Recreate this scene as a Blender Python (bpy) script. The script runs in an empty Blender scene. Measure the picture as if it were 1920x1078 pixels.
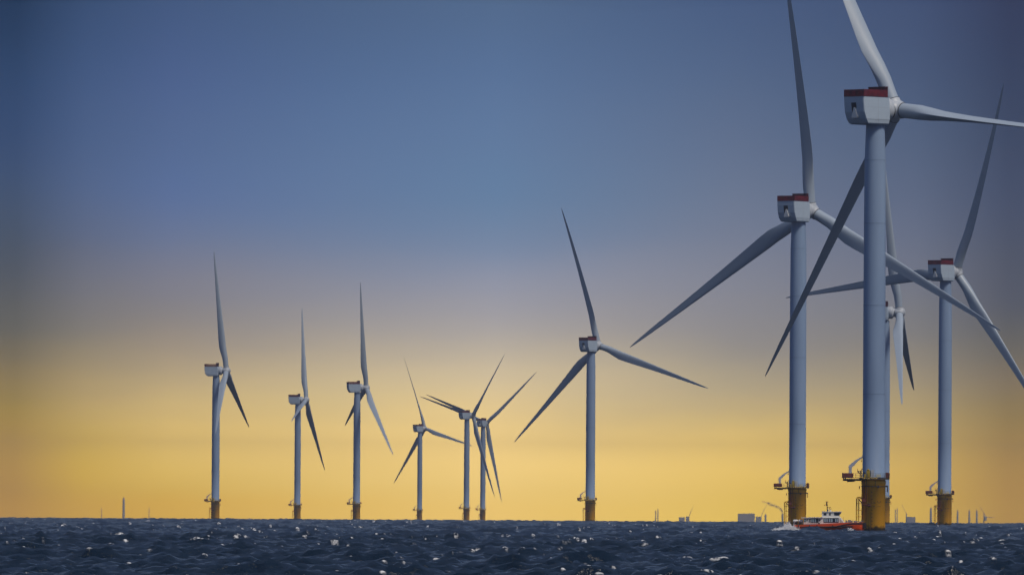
import bpy, bmesh, math, random
import numpy as np
from mathutils import Vector, Matrix
R_ = math.radians
scene = bpy.context.scene
col = scene.collection
random.seed(7)

# ------------------------------------------------------------------ camera
FPX = 19000.0                 # focal length in photo pixels (1920 wide): a long telephoto
EYE = 5.2
RE = 7.4e6                    # radius of the (refracted) earth: the sea really curves away
PITCH = math.atan((954.0 - 539.0) / FPX)
ROLL = R_(0.33)
cd = bpy.data.cameras.new('camera'); cam = bpy.data.objects.new('camera', cd); col.objects.link(cam)
cd.sensor_width = 36.0; cd.lens = 36.0 * FPX / 1920.0
cd.clip_start = 1.0; cd.clip_end = 90000.0
fwd = Vector((0, math.cos(PITCH), math.sin(PITCH)))
r0 = Vector((1, 0, 0)); u0 = Vector((0, -math.sin(PITCH), math.cos(PITCH)))
rgt = r0 * math.cos(ROLL) + u0 * math.sin(ROLL)
upv = u0 * math.cos(ROLL) - r0 * math.sin(ROLL)
m = Matrix((rgt, upv, -fwd)).transposed().to_4x4(); m.translation = Vector((0, 0, EYE))
cam.matrix_world = m
scene.camera = cam

def P(px, py, D):
    """world point at distance D (along +Y) seen at photo pixel px, py"""
    d = fwd * FPX + rgt * (px - 960.0) + upv * (539.0 - py)
    return Vector((0, 0, EYE)) + d * (D / d.y)
def drop(x, y): return -(x * x + y * y) / (2 * RE)

# ------------------------------------------------------------------ sky, sun, exposure
SUN_DIR = Vector((0.42, -0.40, 0.81)).normalized()      # towards the sun: high, right, behind the camera
sun_el = math.asin(SUN_DIR.z); sun_az = math.atan2(SUN_DIR.x, SUN_DIR.y)
w = bpy.data.worlds.new('World'); scene.world = w; w.use_nodes = True
nt = w.node_tree; N = nt.nodes; L = nt.links
for n in list(N): N.remove(n)
def nd(t, **k):
    n = N.new(t)
    for a, b in k.items(): setattr(n, a, b)
    return n
def mth(op, a, b=None, c=None, clamp=False):
    n = nd('ShaderNodeMath', operation=op, use_clamp=clamp)
    for i, v in enumerate((a, b, c)):
        if v is None: continue
        if isinstance(v, (int, float)): n.inputs[i].default_value = v
        else: L.new(v, n.inputs[i])
    return n.outputs[0]
def srgb(r, g, b):
    f = lambda v: (v / 255 / 12.92) if v / 255 <= .04045 else ((v / 255 + .055) / 1.055) ** 2.4
    return (f(r), f(g), f(b), 1)
out = nd('ShaderNodeOutputWorld'); bg = nd('ShaderNodeBackground'); L.new(bg.outputs[0], out.inputs[0])
tc = nd('ShaderNodeTexCoord'); sep = nd('ShaderNodeSeparateXYZ'); L.new(tc.outputs['Generated'], sep.inputs[0])
X, Y, Z = sep.outputs
nm = nd('ShaderNodeMapping'); nm.inputs['Scale'].default_value = (24, 24, 105); L.new(tc.outputs['Generated'], nm.inputs[0])
n1 = nd('ShaderNodeTexNoise'); n1.inputs['Scale'].default_value = 1.0; n1.inputs['Detail'].default_value = 5; n1.inputs['Roughness'].default_value = .5
L.new(nm.outputs[0], n1.inputs['Vector'])
noise = mth('SUBTRACT', n1.outputs[0], .5)
az = mth('ARCTAN2', X, Y)
# the strip of sky seen under the cloud deck: colour by elevation at five bearings, blended smoothly between them
el = mth('ADD', mth('DIVIDE', Z, 0.0502), mth('MULTIPLY', noise, 0.09))
SKYCOLS = [(-0.0489, [(0, (0.256528, 0.129762, 0.0001)), (0.0405, (0.203462, 0.105056, 0.0001)), (0.1034, (0.239592, 0.129348, 0.0001)), (0.1716, (0.106499, 0.06839, 0.0001)), (0.2397, (0.068718, 0.046041, 0.01046)), (0.3079, (0.02462, 0.022325, 0.015518)), (0.376, (0.019687, 0.019121, 0.016514)), (0.4494, (0.011723, 0.013726, 0.017315)), (0.5228, (0.008285, 0.011944, 0.01875)), (0.6067, (0.006573, 0.011832, 0.023793)), (0.7115, (0.003966, 0.009075, 0.023065)), (0.8373, (0.002615, 0.007707, 0.020302)), (0.9841, (0.000803, 0.003885, 0.011133))]),
    (-0.0421, [(0, (0.328316, 0.17758, 0.0001)), (0.0413, (0.316541, 0.184638, 0.0001)), (0.1042, (0.366916, 0.227086, 0.002623)), (0.1724, (0.175755, 0.119592, 0.02863)), (0.2405, (0.115258, 0.081275, 0.02896)), (0.3087, (0.049086, 0.041901, 0.029189)), (0.3768, (0.035851, 0.033167, 0.03162)), (0.4502, (0.026122, 0.027045, 0.03358)), (0.5236, (0.01658, 0.021204, 0.034716)), (0.6075, (0.012157, 0.019724, 0.03999)), (0.7123, (0.009083, 0.016252, 0.03496)), (0.8381, (0.006542, 0.013406, 0.031744)), (0.9849, (0.004111, 0.009246, 0.022157))]),
    (-0.0337, [(0, (0.390333, 0.214329, 0.0001)), (0.0423, (0.373557, 0.234291, 0.014106)), (0.1052, (0.458291, 0.299045, 0.045075)), (0.1733, (0.239342, 0.163327, 0.0447)), (0.2415, (0.145788, 0.10777, 0.044529)), (0.3096, (0.077104, 0.060114, 0.04043)), (0.3778, (0.045937, 0.041721, 0.03916)), (0.4512, (0.035319, 0.034904, 0.043976)), (0.5245, (0.02205, 0.028923, 0.048035)), (0.6084, (0.014242, 0.024036, 0.052125)), (0.7133, (0.012162, 0.020665, 0.042451)), (0.8391, (0.009235, 0.016534, 0.039274)), (0.9859, (0.006389, 0.01254, 0.028194))]),
    (-0.0168, [(0, (0.465218, 0.282083, 0.028779)), (0.0442, (0.471957, 0.314487, 0.056962)), (0.1071, (0.504952, 0.338688, 0.083373)), (0.1753, (0.254819, 0.183427, 0.061514)), (0.2434, (0.160716, 0.125587, 0.065844)), (0.3116, (0.099529, 0.082496, 0.057837)), (0.3797, (0.06259, 0.058132, 0.056706)), (0.4531, (0.045284, 0.045871, 0.05524)), (0.5265, (0.025539, 0.035065, 0.055735)), (0.6104, (0.018148, 0.029848, 0.053748)), (0.7152, (0.015238, 0.026336, 0.049995)), (0.841, (0.011337, 0.021078, 0.043241)), (0.9878, (0.00904, 0.016375, 0.032491))]),
    (-0.0016, [(0, (0.51534, 0.325843, 0.052768)), (0.046, (0.524006, 0.355224, 0.083973)), (0.1089, (0.593636, 0.402058, 0.108421)), (0.177, (0.281079, 0.201532, 0.074026)), (0.2452, (0.183056, 0.144192, 0.081387)), (0.3133, (0.111721, 0.09521, 0.070436)), (0.3815, (0.067224, 0.064605, 0.069686)), (0.4548, (0.047745, 0.052317, 0.068946)), (0.5282, (0.026903, 0.038743, 0.060618)), (0.6121, (0.018219, 0.03359, 0.057919)), (0.717, (0.017404, 0.029595, 0.052567)), (0.8428, (0.013366, 0.024292, 0.047846)), (0.9895, (0.010799, 0.019092, 0.035651))]),
    (0.0218, [(0, (0.460671, 0.297695, 0.023368)), (0.0486, (0.442882, 0.284153, 0.030778)), (0.1115, (0.512106, 0.336147, 0.054436)), (0.1797, (0.21228, 0.149839, 0.047687)), (0.2478, (0.122575, 0.098027, 0.052871)), (0.316, (0.060182, 0.054152, 0.047163)), (0.3841, (0.047853, 0.046609, 0.050967)), (0.4575, (0.037737, 0.040065, 0.050691)), (0.5309, (0.027371, 0.032816, 0.047363)), (0.6148, (0.021829, 0.028776, 0.044469)), (0.7196, (0.01674, 0.023382, 0.038881)), (0.8455, (0.011717, 0.019111, 0.035542)), (0.9922, (0.007785, 0.013785, 0.029497))]),
    (0.0397, [(0, (0.379281, 0.232249, 0.010507)), (0.0507, (0.358859, 0.214446, 0.009735)), (0.1136, (0.371143, 0.234653, 0.027019)), (0.1817, (0.140804, 0.101546, 0.033515)), (0.2499, (0.093252, 0.072559, 0.038545)), (0.318, (0.047892, 0.042572, 0.0347)), (0.3862, (0.034645, 0.034672, 0.036665)), (0.4596, (0.026621, 0.028859, 0.038179)), (0.533, (0.02074, 0.024943, 0.037306)), (0.6168, (0.015507, 0.020352, 0.033451)), (0.7217, (0.01178, 0.017465, 0.030346)), (0.8475, (0.00845, 0.013455, 0.026276)), (0.9943, (0.00621, 0.010249, 0.022858))]),
    (0.0489, [(0, (0.241939, 0.127639, 0.0001)), (0.0517, (0.221256, 0.114353, 0.0001)), (0.1147, (0.196886, 0.107358, 0.0001)), (0.1828, (0.078815, 0.052041, 0.006607)), (0.251, (0.051161, 0.036614, 0.018673)), (0.3191, (0.025476, 0.023175, 0.01647)), (0.3872, (0.013731, 0.014965, 0.020061)), (0.4606, (0.0121, 0.013717, 0.019534)), (0.534, (0.009727, 0.011943, 0.019144)), (0.6179, (0.007639, 0.010368, 0.019551)), (0.7227, (0.005341, 0.008086, 0.016424)), (0.8486, (0.004194, 0.00665, 0.014822)), (0.9953, (0.003484, 0.005134, 0.012676))])]
prev = None
for i, (a_, stops) in enumerate(SKYCOLS):
    ramp = nd('ShaderNodeValToRGB'); cr = ramp.color_ramp; cr.interpolation = 'B_SPLINE'
    while len(cr.elements) > 1: cr.elements.remove(cr.elements[0])
    for j_, (p_, c_) in enumerate(stops):
        e = cr.elements[0] if j_ == 0 else cr.elements.new(p_)
        e.position = p_; e.color = (*c_, 1)
    L.new(el, ramp.inputs[0])
    if prev is None: prev = ramp.outputs[0]
    else:
        mr_ = nd('ShaderNodeMapRange', clamp=True); L.new(az, mr_.inputs['Value'])
        mr_.inputs['From Min'].default_value = SKYCOLS[i - 1][0]; mr_.inputs['From Max'].default_value = a_
        mq = nd('ShaderNodeMix', data_type='RGBA'); L.new(mr_.outputs[0], mq.inputs[0]); L.new(prev, mq.inputs[6]); L.new(ramp.outputs[0], mq.inputs[7]); prev = mq.outputs[2]
band = nd('ShaderNodeVectorMath', operation='SCALE'); L.new(prev, band.inputs[0]); L.new(mth('ADD', 8.0, mth('MULTIPLY', noise, 1.1)), band.inputs['Scale'])
# the upper dome: Nishita sky veiled by a grey-blue cloud deck, brighter behind the camera
sky = nd('ShaderNodeTexSky', sky_type='NISHITA', sun_disc=False, sun_elevation=sun_el, sun_rotation=sun_az)
skys = nd('ShaderNodeVectorMath', operation='SCALE'); L.new(sky.outputs[0], skys.inputs[0]); skys.inputs['Scale'].default_value = 0.05
n2 = nd('ShaderNodeTexNoise'); n2.inputs['Scale'].default_value = 2.2; n2.inputs['Detail'].default_value = 4; L.new(tc.outputs['Generated'], n2.inputs['Vector'])
deck = nd('ShaderNodeMix', data_type='RGBA'); deck.inputs[6].default_value = (0.018, 0.050, 0.155, 1); deck.inputs[7].default_value = (0.26, 0.32, 0.46, 1)
back = mth('MULTIPLY_ADD', X, 0.10, mth('MULTIPLY', Z, 0.8))
back = mth('SUBTRACT', back, 0.01)
back = mth('ADD', back, mth('MULTIPLY', mth('SUBTRACT', n2.outputs[0], .5), .6), clamp=True)
L.new(back, deck.inputs[0])
dome = nd('ShaderNodeMix', data_type='RGBA'); dome.inputs[0].default_value = 0.88
L.new(skys.outputs[0], dome.inputs[6]); L.new(deck.outputs[2], dome.inputs[7])
lowr = nd('ShaderNodeMapRange', clamp=True, interpolation_type='SMOOTHSTEP'); L.new(Z, lowr.inputs['Value'])
lowr.inputs['From Min'].default_value = 0.12; lowr.inputs['From Max'].default_value = 0.34
lil = nd('ShaderNodeMix', data_type='RGBA'); L.new(lowr.outputs[0], lil.inputs[0]); lil.inputs[6].default_value = (0.155, 0.20, 0.29, 1); L.new(dome.outputs[2], lil.inputs[7])
updome = mth('DIVIDE', mth('SUBTRACT', Z, 0.052), 0.10, clamp=True)
mx = nd('ShaderNodeMix', data_type='RGBA'); L.new(updome, mx.inputs[0]); L.new(band.outputs[0], mx.inputs[6]); L.new(lil.outputs[2], mx.inputs[7])
# the yellow gap lies only on this side of the sky; elsewhere the deck reaches the horizon
gap = mth('DIVIDE', mth('SUBTRACT', mth('ABSOLUTE', az), 0.3), 0.6, clamp=True)
mx2 = nd('ShaderNodeMix', data_type='RGBA'); L.new(gap, mx2.inputs[0]); L.new(mx.outputs[2], mx2.inputs[6]); L.new(lil.outputs[2], mx2.inputs[7])
L.new(mx2.outputs[2], bg.inputs[0]); bg.inputs[1].default_value = 1.0

sd = bpy.data.lights.new('sun', 'SUN'); sd.energy = 2.5; sd.angle = R_(12); sd.color = (1.0, 0.88, 0.73)
so = bpy.data.objects.new('sun', sd); col.objects.link(so)
so.rotation_euler = SUN_DIR.to_track_quat('Z', 'Y').to_euler()
scene.view_settings.view_transform = 'Standard'; scene.view_settings.look = 'None'
scene.view_settings.exposure = 0.0; scene.view_settings.gamma = 1.0
scene.cycles.volume_bounces = 0

# ------------------------------------------------------------------ materials
def mat(name, rgb, rough=.6, metal=0.0, mottle=0.0, scale=1.0, tint=None, bump=0.0, stretch=(1, 1, 1)):
    M = bpy.data.materials.new(name); M.use_nodes = True
    t = M.node_tree; b = t.nodes['Principled BSDF']
    b.inputs['Base Color'].default_value = (*rgb, 1); b.inputs['Roughness'].default_value = rough; b.inputs['Metallic'].default_value = metal
    if mottle > 0 or bump > 0:
        c = t.nodes.new('ShaderNodeTexCoord'); mp = t.nodes.new('ShaderNodeMapping'); mp.inputs['Scale'].default_value = stretch
        n = t.nodes.new('ShaderNodeTexNoise'); n.inputs['Scale'].default_value = scale; n.inputs['Detail'].default_value = 6
        t.links.new(c.outputs['Object'], mp.inputs[0]); t.links.new(mp.outputs[0], n.inputs['Vector'])
        if mottle > 0:
            r = t.nodes.new('ShaderNodeValToRGB'); r.color_ramp.elements[0].position = .42; r.color_ramp.elements[1].position = .68
            r.color_ramp.elements[0].color = (*rgb, 1); r.color_ramp.elements[1].color = (*(tint or [v * (1 - mottle) for v in rgb]), 1)
            mx_ = t.nodes.new('ShaderNodeMix'); mx_.data_type = 'RGBA'; mx_.inputs[0].default_value = mottle
            mx_.inputs[6].default_value = (*rgb, 1)
            t.links.new(n.outputs[0], r.inputs[0]); t.links.new(r.outputs[0], mx_.inputs[7]); t.links.new(mx_.outputs[2], b.inputs['Base Color'])
        if bump > 0:
            bp = t.nodes.new('ShaderNodeBump'); bp.inputs['Distance'].default_value = bump
            t.links.new(n.outputs[0], bp.inputs['Height']); t.links.new(bp.outputs[0], b.inputs['Normal'])
    return M
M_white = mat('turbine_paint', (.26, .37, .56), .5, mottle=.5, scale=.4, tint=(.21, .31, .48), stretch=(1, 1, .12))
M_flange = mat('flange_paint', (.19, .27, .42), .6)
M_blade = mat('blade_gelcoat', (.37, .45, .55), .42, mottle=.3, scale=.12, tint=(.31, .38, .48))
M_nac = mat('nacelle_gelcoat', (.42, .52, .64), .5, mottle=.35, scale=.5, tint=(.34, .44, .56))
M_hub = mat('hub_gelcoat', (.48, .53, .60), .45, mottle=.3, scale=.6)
M_seal = mat('seal_rubber', (.06, .07, .09), .7)
M_red = mat('red_fence_mesh', (.16, .003, .018), .65, mottle=.8, scale=.7, tint=(.04, .001, .008))
M_dred = mat('cooler_grille', (.07, .006, .022), .65, mottle=.5, scale=3, tint=(.03, .004, .02))
M_dark = mat('dark_steel', (.035, .03, .035), .6)
M_opening = mat('vent_opening', (.01, .014, .025), .9)
M_vent = mat('vent_hood', (.80, .80, .78), .5)
M_rust = mat('rusty_red_steel', (.16, .035, .025), .75, mottle=.7, scale=2.0, tint=(.06, .02, .02))
M_grate = mat('grating', (.10, .075, .05), .8, mottle=.6, scale=1.5, tint=(.04, .03, .03))
M_crane = mat('crane_paint', (.42, .46, .55), .5)
M_ymet = mat('yellow_tube', (.90, .50, .02), .5)
M_cab = mat('yellow_cabinet', (.42, .30, .02), .6)
M_mark = mat('marking_paint', (.10, .025, .01), .8)

def tp_mat():
    M = bpy.data.materials.new('yellow_foundation_paint'); M.use_nodes = True
    t = M.node_tree; b = t.nodes['Principled BSDF']; b.inputs['Roughness'].default_value = .6
    c = t.nodes.new('ShaderNodeTexCoord'); sx = t.nodes.new('ShaderNodeSeparateXYZ'); t.links.new(c.outputs['Object'], sx.inputs[0])
    mp = t.nodes.new('ShaderNodeMapping'); mp.inputs['Scale'].default_value = (1.3, 1.3, .12)
    n = t.nodes.new('ShaderNodeTexNoise'); n.inputs['Scale'].default_value = 1.2; n.inputs['Detail'].default_value = 8; n.inputs['Roughness'].default_value = .65
    t.links.new(c.outputs['Object'], mp.inputs[0]); t.links.new(mp.outputs[0], n.inputs['Vector'])
    # rust runs down the side under the crane deck (x < 0), plus a stained tide line
    def mm(op, a, b_=None, cl=False):
        q = t.nodes.new('ShaderNodeMath'); q.operation = op; q.use_clamp = cl
        for i, v in enumerate((a, b_)):
            if v is None: continue
            if isinstance(v, (int, float)): q.inputs[i].default_value = v
            else: t.links.new(v, q.inputs[i])
        return q.outputs[0]
    lx = mm('MULTIPLY', mm('SUBTRACT', -0.1, sx.outputs[0]), .33, True)
    st = mm('MULTIPLY', mm('MULTIPLY', mm('SUBTRACT', n.outputs[0], .40), 5.0, True), mm('ADD', lx, .05), True)
    n2_ = t.nodes.new('ShaderNodeTexNoise'); n2_.inputs['Scale'].default_value = .8; n2_.inputs['Detail'].default_value = 6
    t.links.new(c.outputs['Object'], n2_.inputs['Vector'])
    tide = mm('MULTIPLY', mm('SUBTRACT', mm('MULTIPLY', n2_.outputs[0], 3.6), sx.outputs[2]), .8, True)
    a = t.nodes.new('ShaderNodeMix'); a.data_type = 'RGBA'; a.inputs[6].default_value = (.98, .47, .010, 1); a.inputs[7].default_value = (.52, .13, .008, 1)
    t.links.new(st, a.inputs[0])
    d = t.nodes.new('ShaderNodeMix'); d.data_type = 'RGBA'; d.inputs[7].default_value = (.05, .04, .02, 1)
    t.links.new(a.outputs[2], d.inputs[6]); t.links.new(tide, d.inputs[0]); t.links.new(d.outputs[2], b.inputs['Base Color'])
    return M
M_tp = tp_mat()

# ------------------------------------------------------------------ mesh helpers
class MB:
    def __init__(s): s.v = []; s.f = []; s.sm = []
    def add(s, vs, fs, smooth=False):
        o = len(s.v); s.v += [tuple(v) for v in vs]
        for f in fs: s.f.append(tuple(i + o for i in f)); s.sm.append(smooth)
    def box(s, x0, x1, y0, y1, z0, z1):
        s.add([(x0, y0, z0), (x1, y0, z0), (x1, y1, z0), (x0, y1, z0), (x0, y0, z1), (x1, y0, z1), (x1, y1, z1), (x0, y1, z1)],
              [(0, 3, 2, 1), (4, 5, 6, 7), (0, 1, 5, 4), (1, 2, 6, 5), (2, 3, 7, 6), (3, 0, 4, 7)])
    def loft(s, rings, smooth=True, cap=True):
        n = len(rings[0]); vs = [p for r in rings for p in r]; fs = []
        for k in range(len(rings) - 1):
            for i in range(n):
                j = (i + 1) % n
                fs.append((k * n + i, k * n + j, (k + 1) * n + j, (k + 1) * n + i))
        s.add(vs, fs, smooth)
        if cap:
            s.add(rings[0], [tuple(range(n))[::-1]]); s.add(rings[-1], [tuple(range(n))])
    def lathe(s, prof, n=32, c=(0, 0, 0), M=None, smooth=True, cap=True):
        rings = []
        for r, z in prof:
            ring = [Vector((r * math.cos(2 * math.pi * i / n), r * math.sin(2 * math.pi * i / n), z)) for i in range(n)]
            if M is not None: ring = [M @ p for p in ring]
            rings.append([p + Vector(c) for p in ring])
        s.loft(rings, smooth, cap)
    def tube(s, pts, rad, n=8, smooth=True):
        pts = [Vector(p) for p in pts]
        if not isinstance(rad, (list, tuple)): rad = [rad] * len(pts)
        rings = []
        for i, p in enumerate(pts):
            d = (pts[min(i + 1, len(pts) - 1)] - pts[max(i - 1, 0)]).normalized()
            a = d.orthogonal().normalized(); 
            if abs(d.z) < .99: a = d.cross(Vector((0, 0, 1))).normalized()
            b = d.cross(a)
            rings.append([p + (a * math.cos(2 * math.pi * k / n) + b * math.sin(2 * math.pi * k / n)) * rad[i] for k in range(n)])
        s.loft(rings, smooth)
    def ring(s, R, r, z, n=40, a0=0, a1=2 * math.pi, k=6):
        full = abs(a1 - a0 - 2 * math.pi) < 1e-6
        m_ = n if full else n + 1
        rings = []
        for i in range(m_ + (1 if full else 0)):
            a = a0 + (a1 - a0) * i / n
            c = Vector((math.cos(a), math.sin(a), 0))
            rings.append([c * (R + r * math.cos(2 * math.pi * q / k)) + Vector((0, 0, z + r * math.sin(2 * math.pi * q / k))) for q in range(k)])
        s.loft(rings, True, not full)
    def prism(s, poly, y0, y1):            # polygon in x-z extruded along y
        n = len(poly)
        vs = [(x, y0, z) for x, z in poly] + [(x, y1, z) for x, z in poly]
        fs = [tuple(range(n)), tuple(range(2 * n - 1, n - 1, -1))] + [(i, i + n, (i + 1) % n + n, (i + 1) % n) for i in range(n)]
        s.add(vs, fs)
    def mesh(s, name, m):
        me = bpy.data.meshes.new(name); me.from_pydata(s.v, [], s.f); me.materials.append(m)
        me.polygons.foreach_set('use_smooth', s.sm); me.update()
        bm = bmesh.new(); bm.from_mesh(me); bmesh.ops.recalc_face_normals(bm, faces=bm.faces); bm.to_mesh(me); bm.free()
        return me
def ob(name, me, parent=None, mw=None):
    o = bpy.data.objects.new(name, me); col.objects.link(o)
    if parent is not None: o.parent = parent
    if mw is not None: o.matrix_local = mw
    return o
def thing(name, loc, label, cat, group=None):
    o = bpy.data.objects.new(name, None); col.objects.link(o); o.location = loc
    o['label'] = label; o['category'] = cat
    if group: o['group'] = group
    return o
def tag(o, label, cat, group=None, kind=None):
    o['label'] = label; o['category'] = cat
    if group: o['group'] = group
    if kind: o['kind'] = kind
    return o
def bevel(me, w_, seg=2, ang=40):
    bm = bmesh.new(); bm.from_mesh(me)
    bmesh.ops.remove_doubles(bm, verts=bm.verts, dist=1e-4)
    ed = [e for e in bm.edges if len(e.link_faces) == 2 and e.calc_face_angle(0) > R_(ang)]
    bmesh.ops.bevel(bm, geom=ed, offset=w_, segments=seg, affect='EDGES', profile=.5)
    bm.to_mesh(me); bm.free()
    return me

# ------------------------------------------------------------------ the sea: one curved sheet of real waves
def build_sea():
    rng = np.random.default_rng(11)
    r = [2.0]
    while r[-1] < 560: r.append(r[-1] * 1.07)
    while r[-1] < 9800: r.append(r[-1] * (1.0008 if r[-1] < 1900 else 1.0013))
    while r[-1] < 36000: r.append(r[-1] * 1.03)
    r = np.array(r)
    half = math.radians(3.55)
    inner = np.linspace(-half, half, 900)
    step = inner[1] - inner[0]; o = []; a = half; s_ = step
    while a < math.pi:
        s_ *= 1.16; a += s_; o.append(min(a, math.pi))
    o = np.array(o)
    az_ = np.concatenate([-o[::-1][1:] if o[-1] >= math.pi else -o[::-1], inner, o])
    nr, na = len(r), len(az_)
    print('sea grid', nr, na, nr * na)
    x = (r[:, None] * np.sin(az_)[None, :]).astype(np.float64); y = (r[:, None] * np.cos(az_)[None, :]).astype(np.float64)
    x = x.ravel(); y = y.ravel()
    z = np.zeros_like(x, dtype=np.float32); dx = np.zeros_like(z); dy = np.zeros_like(z); J = np.zeros_like(z); J2 = np.zeros_like(z)
    main = math.radians(-102)          # the waves run towards the camera and to the left
    nc = 64
    lam = np.exp(np.linspace(math.log(1.3), math.log(42), nc))
    spacing = np.maximum(np.repeat(np.gradient(r), na) * 1.0, .01).astype(np.float32)
    inn = (np.abs(np.tile(az_, nr)) < half * 1.6)
    gain = np.where(inn, 1.0, 0.55).astype(np.float32)
    for l in lam:
        k = 2 * math.pi / l
        spread = 0.9 if l < 2.2 else (.62 if l < 5 else .42)
        th = main + rng.normal() * spread
        amp = 0.0215 * l if l < 4.5 else 0.0215 * 4.5 * (l / 4.5) ** -.05
        amp *= rng.uniform(.6, 1.25)
        ph = (k * (x * math.cos(th) + y * math.sin(th)) + rng.uniform(0, 6.28))
        ph = np.mod(ph, 2 * math.pi).astype(np.float32)
        c, s2 = np.cos(ph), np.sin(ph)
        z += amp * c
        q = .55 * amp
        dx -= q * math.cos(th) * s2; dy -= q * math.sin(th) * s2
        if l < 10: J += k * amp * (c - .45 * s2)
        if l < 5: J2 += k * amp * c
    # gusty groups: quiet and rough patches
    def lowf(sc, seed):
        g = np.random.default_rng(seed); t = np.zeros_like(z)
        for _ in range(5):
            th = g.uniform(0, 6.28); k = 2 * math.pi / (sc * g.uniform(.6, 1.6))
            t += np.sin(k * (x * math.cos(th) + y * math.sin(th)) + g.uniform(0, 6.28)).astype(np.float32)
        return t / 5
    group = 1 + .35 * lowf(90, 3)
    z *= group * gain
    foam = J + .3 * lowf(55, 5)
    dense = inn & (np.hypot(x, y) > 700) & (np.hypot(x, y) < 9000)
    thr = np.percentile(foam[dense], 99.78); thr2 = np.percentile(foam[dense], 99.95)
    foam = np.clip((foam - thr) / (thr2 - thr), 0, 1)
    foam = foam * inn
    co = np.empty((nr * na, 3), dtype=np.float32)
    co[:, 0] = x + dx * gain; co[:, 1] = y + dy * gain; co[:, 2] = z - .45 - (x * x + y * y) / (2 * RE)
    i = np.arange(nr - 1)[:, None] * na; j = np.arange(na - 1)[None, :]
    j1 = j + 1
    quad = np.stack([(i + j), (i + na + j), (i + na + j1), (i + j1)], -1).reshape(-1, 4)
    quad = np.concatenate([quad, np.stack([i[:, 0] + na - 1, i[:, 0] + na + na - 1, i[:, 0] + na, i[:, 0]], -1)])[:, ::-1]   # close the circle, normals up
    me = bpy.data.meshes.new('sea')
    me.vertices.add(len(co) + 1)
    co = np.concatenate([co, [[0, 0, -.1]]]).astype(np.float32)
    me.vertices.foreach_set('co', co.ravel())
    fan = np.array([(jj, (jj + 1) % na, len(co) - 1) for jj in range(na)])
    nl = quad.size + fan.size
    me.loops.add(nl); me.loops.foreach_set('vertex_index', np.concatenate([quad.ravel(), fan.ravel()]).astype(np.int32))
    nf = len(quad) + len(fan)
    me.polygons.add(nf)
    ls = np.concatenate([np.arange(len(quad)) * 4, len(quad) * 4 + np.arange(len(fan)) * 3]).astype(np.int32)
    me.polygons.foreach_set('loop_start', ls)
    me.polygons.foreach_set('use_smooth', np.ones(nf, dtype=bool))
    at = me.attributes.new('foam', 'FLOAT', 'POINT'); at.data.foreach_set('value', np.concatenate([foam, [0]]).astype(np.float32))
    me.update(calc_edges=True)
    M = bpy.data.materials.new('sea_water'); M.use_nodes = True
    t = M.node_tree; b = t.nodes['Principled BSDF']
    b.inputs['IOR'].default_value = 1.33
    c = t.nodes.new('ShaderNodeTexCoord')
    n = t.nodes.new('ShaderNodeTexNoise'); n.inputs['Scale'].default_value = 1.3; n.inputs['Detail'].default_value = 5; n.inputs['Roughness'].default_value = .62
    mp = t.nodes.new('ShaderNodeMapping'); mp.inputs['Scale'].default_value = (1, 1, 0); t.links.new(c.outputs['Object'], mp.inputs[0]); t.links.new(mp.outputs[0], n.inputs['Vector'])
    bp = t.nodes.new('ShaderNodeBump'); bp.inputs['Distance'].default_value = .3; bp.inputs['Strength'].default_value = 1
    t.links.new(n.outputs[0], bp.inputs['Height']); t.links.new(bp.outputs[0], b.inputs['Normal'])
    af = t.nodes.new('ShaderNodeAttribute'); af.attribute_name = 'foam'
    fn = t.nodes.new('ShaderNodeTexNoise'); fn.inputs['Scale'].default_value = 2.2; fn.inputs['Detail'].default_value = 6
    t.links.new(c.outputs['Object'], fn.inputs['Vector'])
    a1 = t.nodes.new('ShaderNodeMath'); a1.operation = 'MULTIPLY_ADD'; a1.inputs[1].default_value = 3.6; t.links.new(fn.outputs[0], a1.inputs[0]); a1.inputs[2].default_value = -1.5
    a2 = t.nodes.new('ShaderNodeMath'); a2.operation = 'MULTIPLY'; a2.use_clamp = True; t.links.new(af.outputs['Fac'], a2.inputs[0]); t.links.new(a1.outputs[0], a2.inputs[1])
    a3 = t.nodes.new('ShaderNodeMath'); a3.operation = 'MULTIPLY'; a3.use_clamp = True; a3.inputs[1].default_value = 1.8; t.links.new(a2.outputs[0], a3.inputs[0])
    mxc = t.nodes.new('ShaderNodeMix'); mxc.data_type = 'RGBA'; mxc.inputs[6].default_value = (.001, .010, .026, 1); mxc.inputs[7].default_value = (.75, .77, .8, 1)
    t.links.new(a3.outputs[0], mxc.inputs[0]); t.links.new(mxc.outputs[2], b.inputs['Base Color'])
    mr = t.nodes.new('ShaderNodeMapRange'); mr.inputs['To Min'].default_value = .09; mr.inputs['To Max'].default_value = .9; t.links.new(a3.outputs[0], mr.inputs[0]); t.links.new(mr.outputs[0], b.inputs['Roughness'])
    me.materials.append(M)
    o_ = ob('sea', me); tag(o_, 'dark blue choppy sea with scattered whitecaps', 'sea', kind='structure')
build_sea()

# ------------------------------------------------------------------ wind turbines
HUB_Z = 123.6; TOP_Z = HUB_Z - 4.75; DECK_Z = 15.6; OVER = 8.6; TILT = R_(6)

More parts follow.
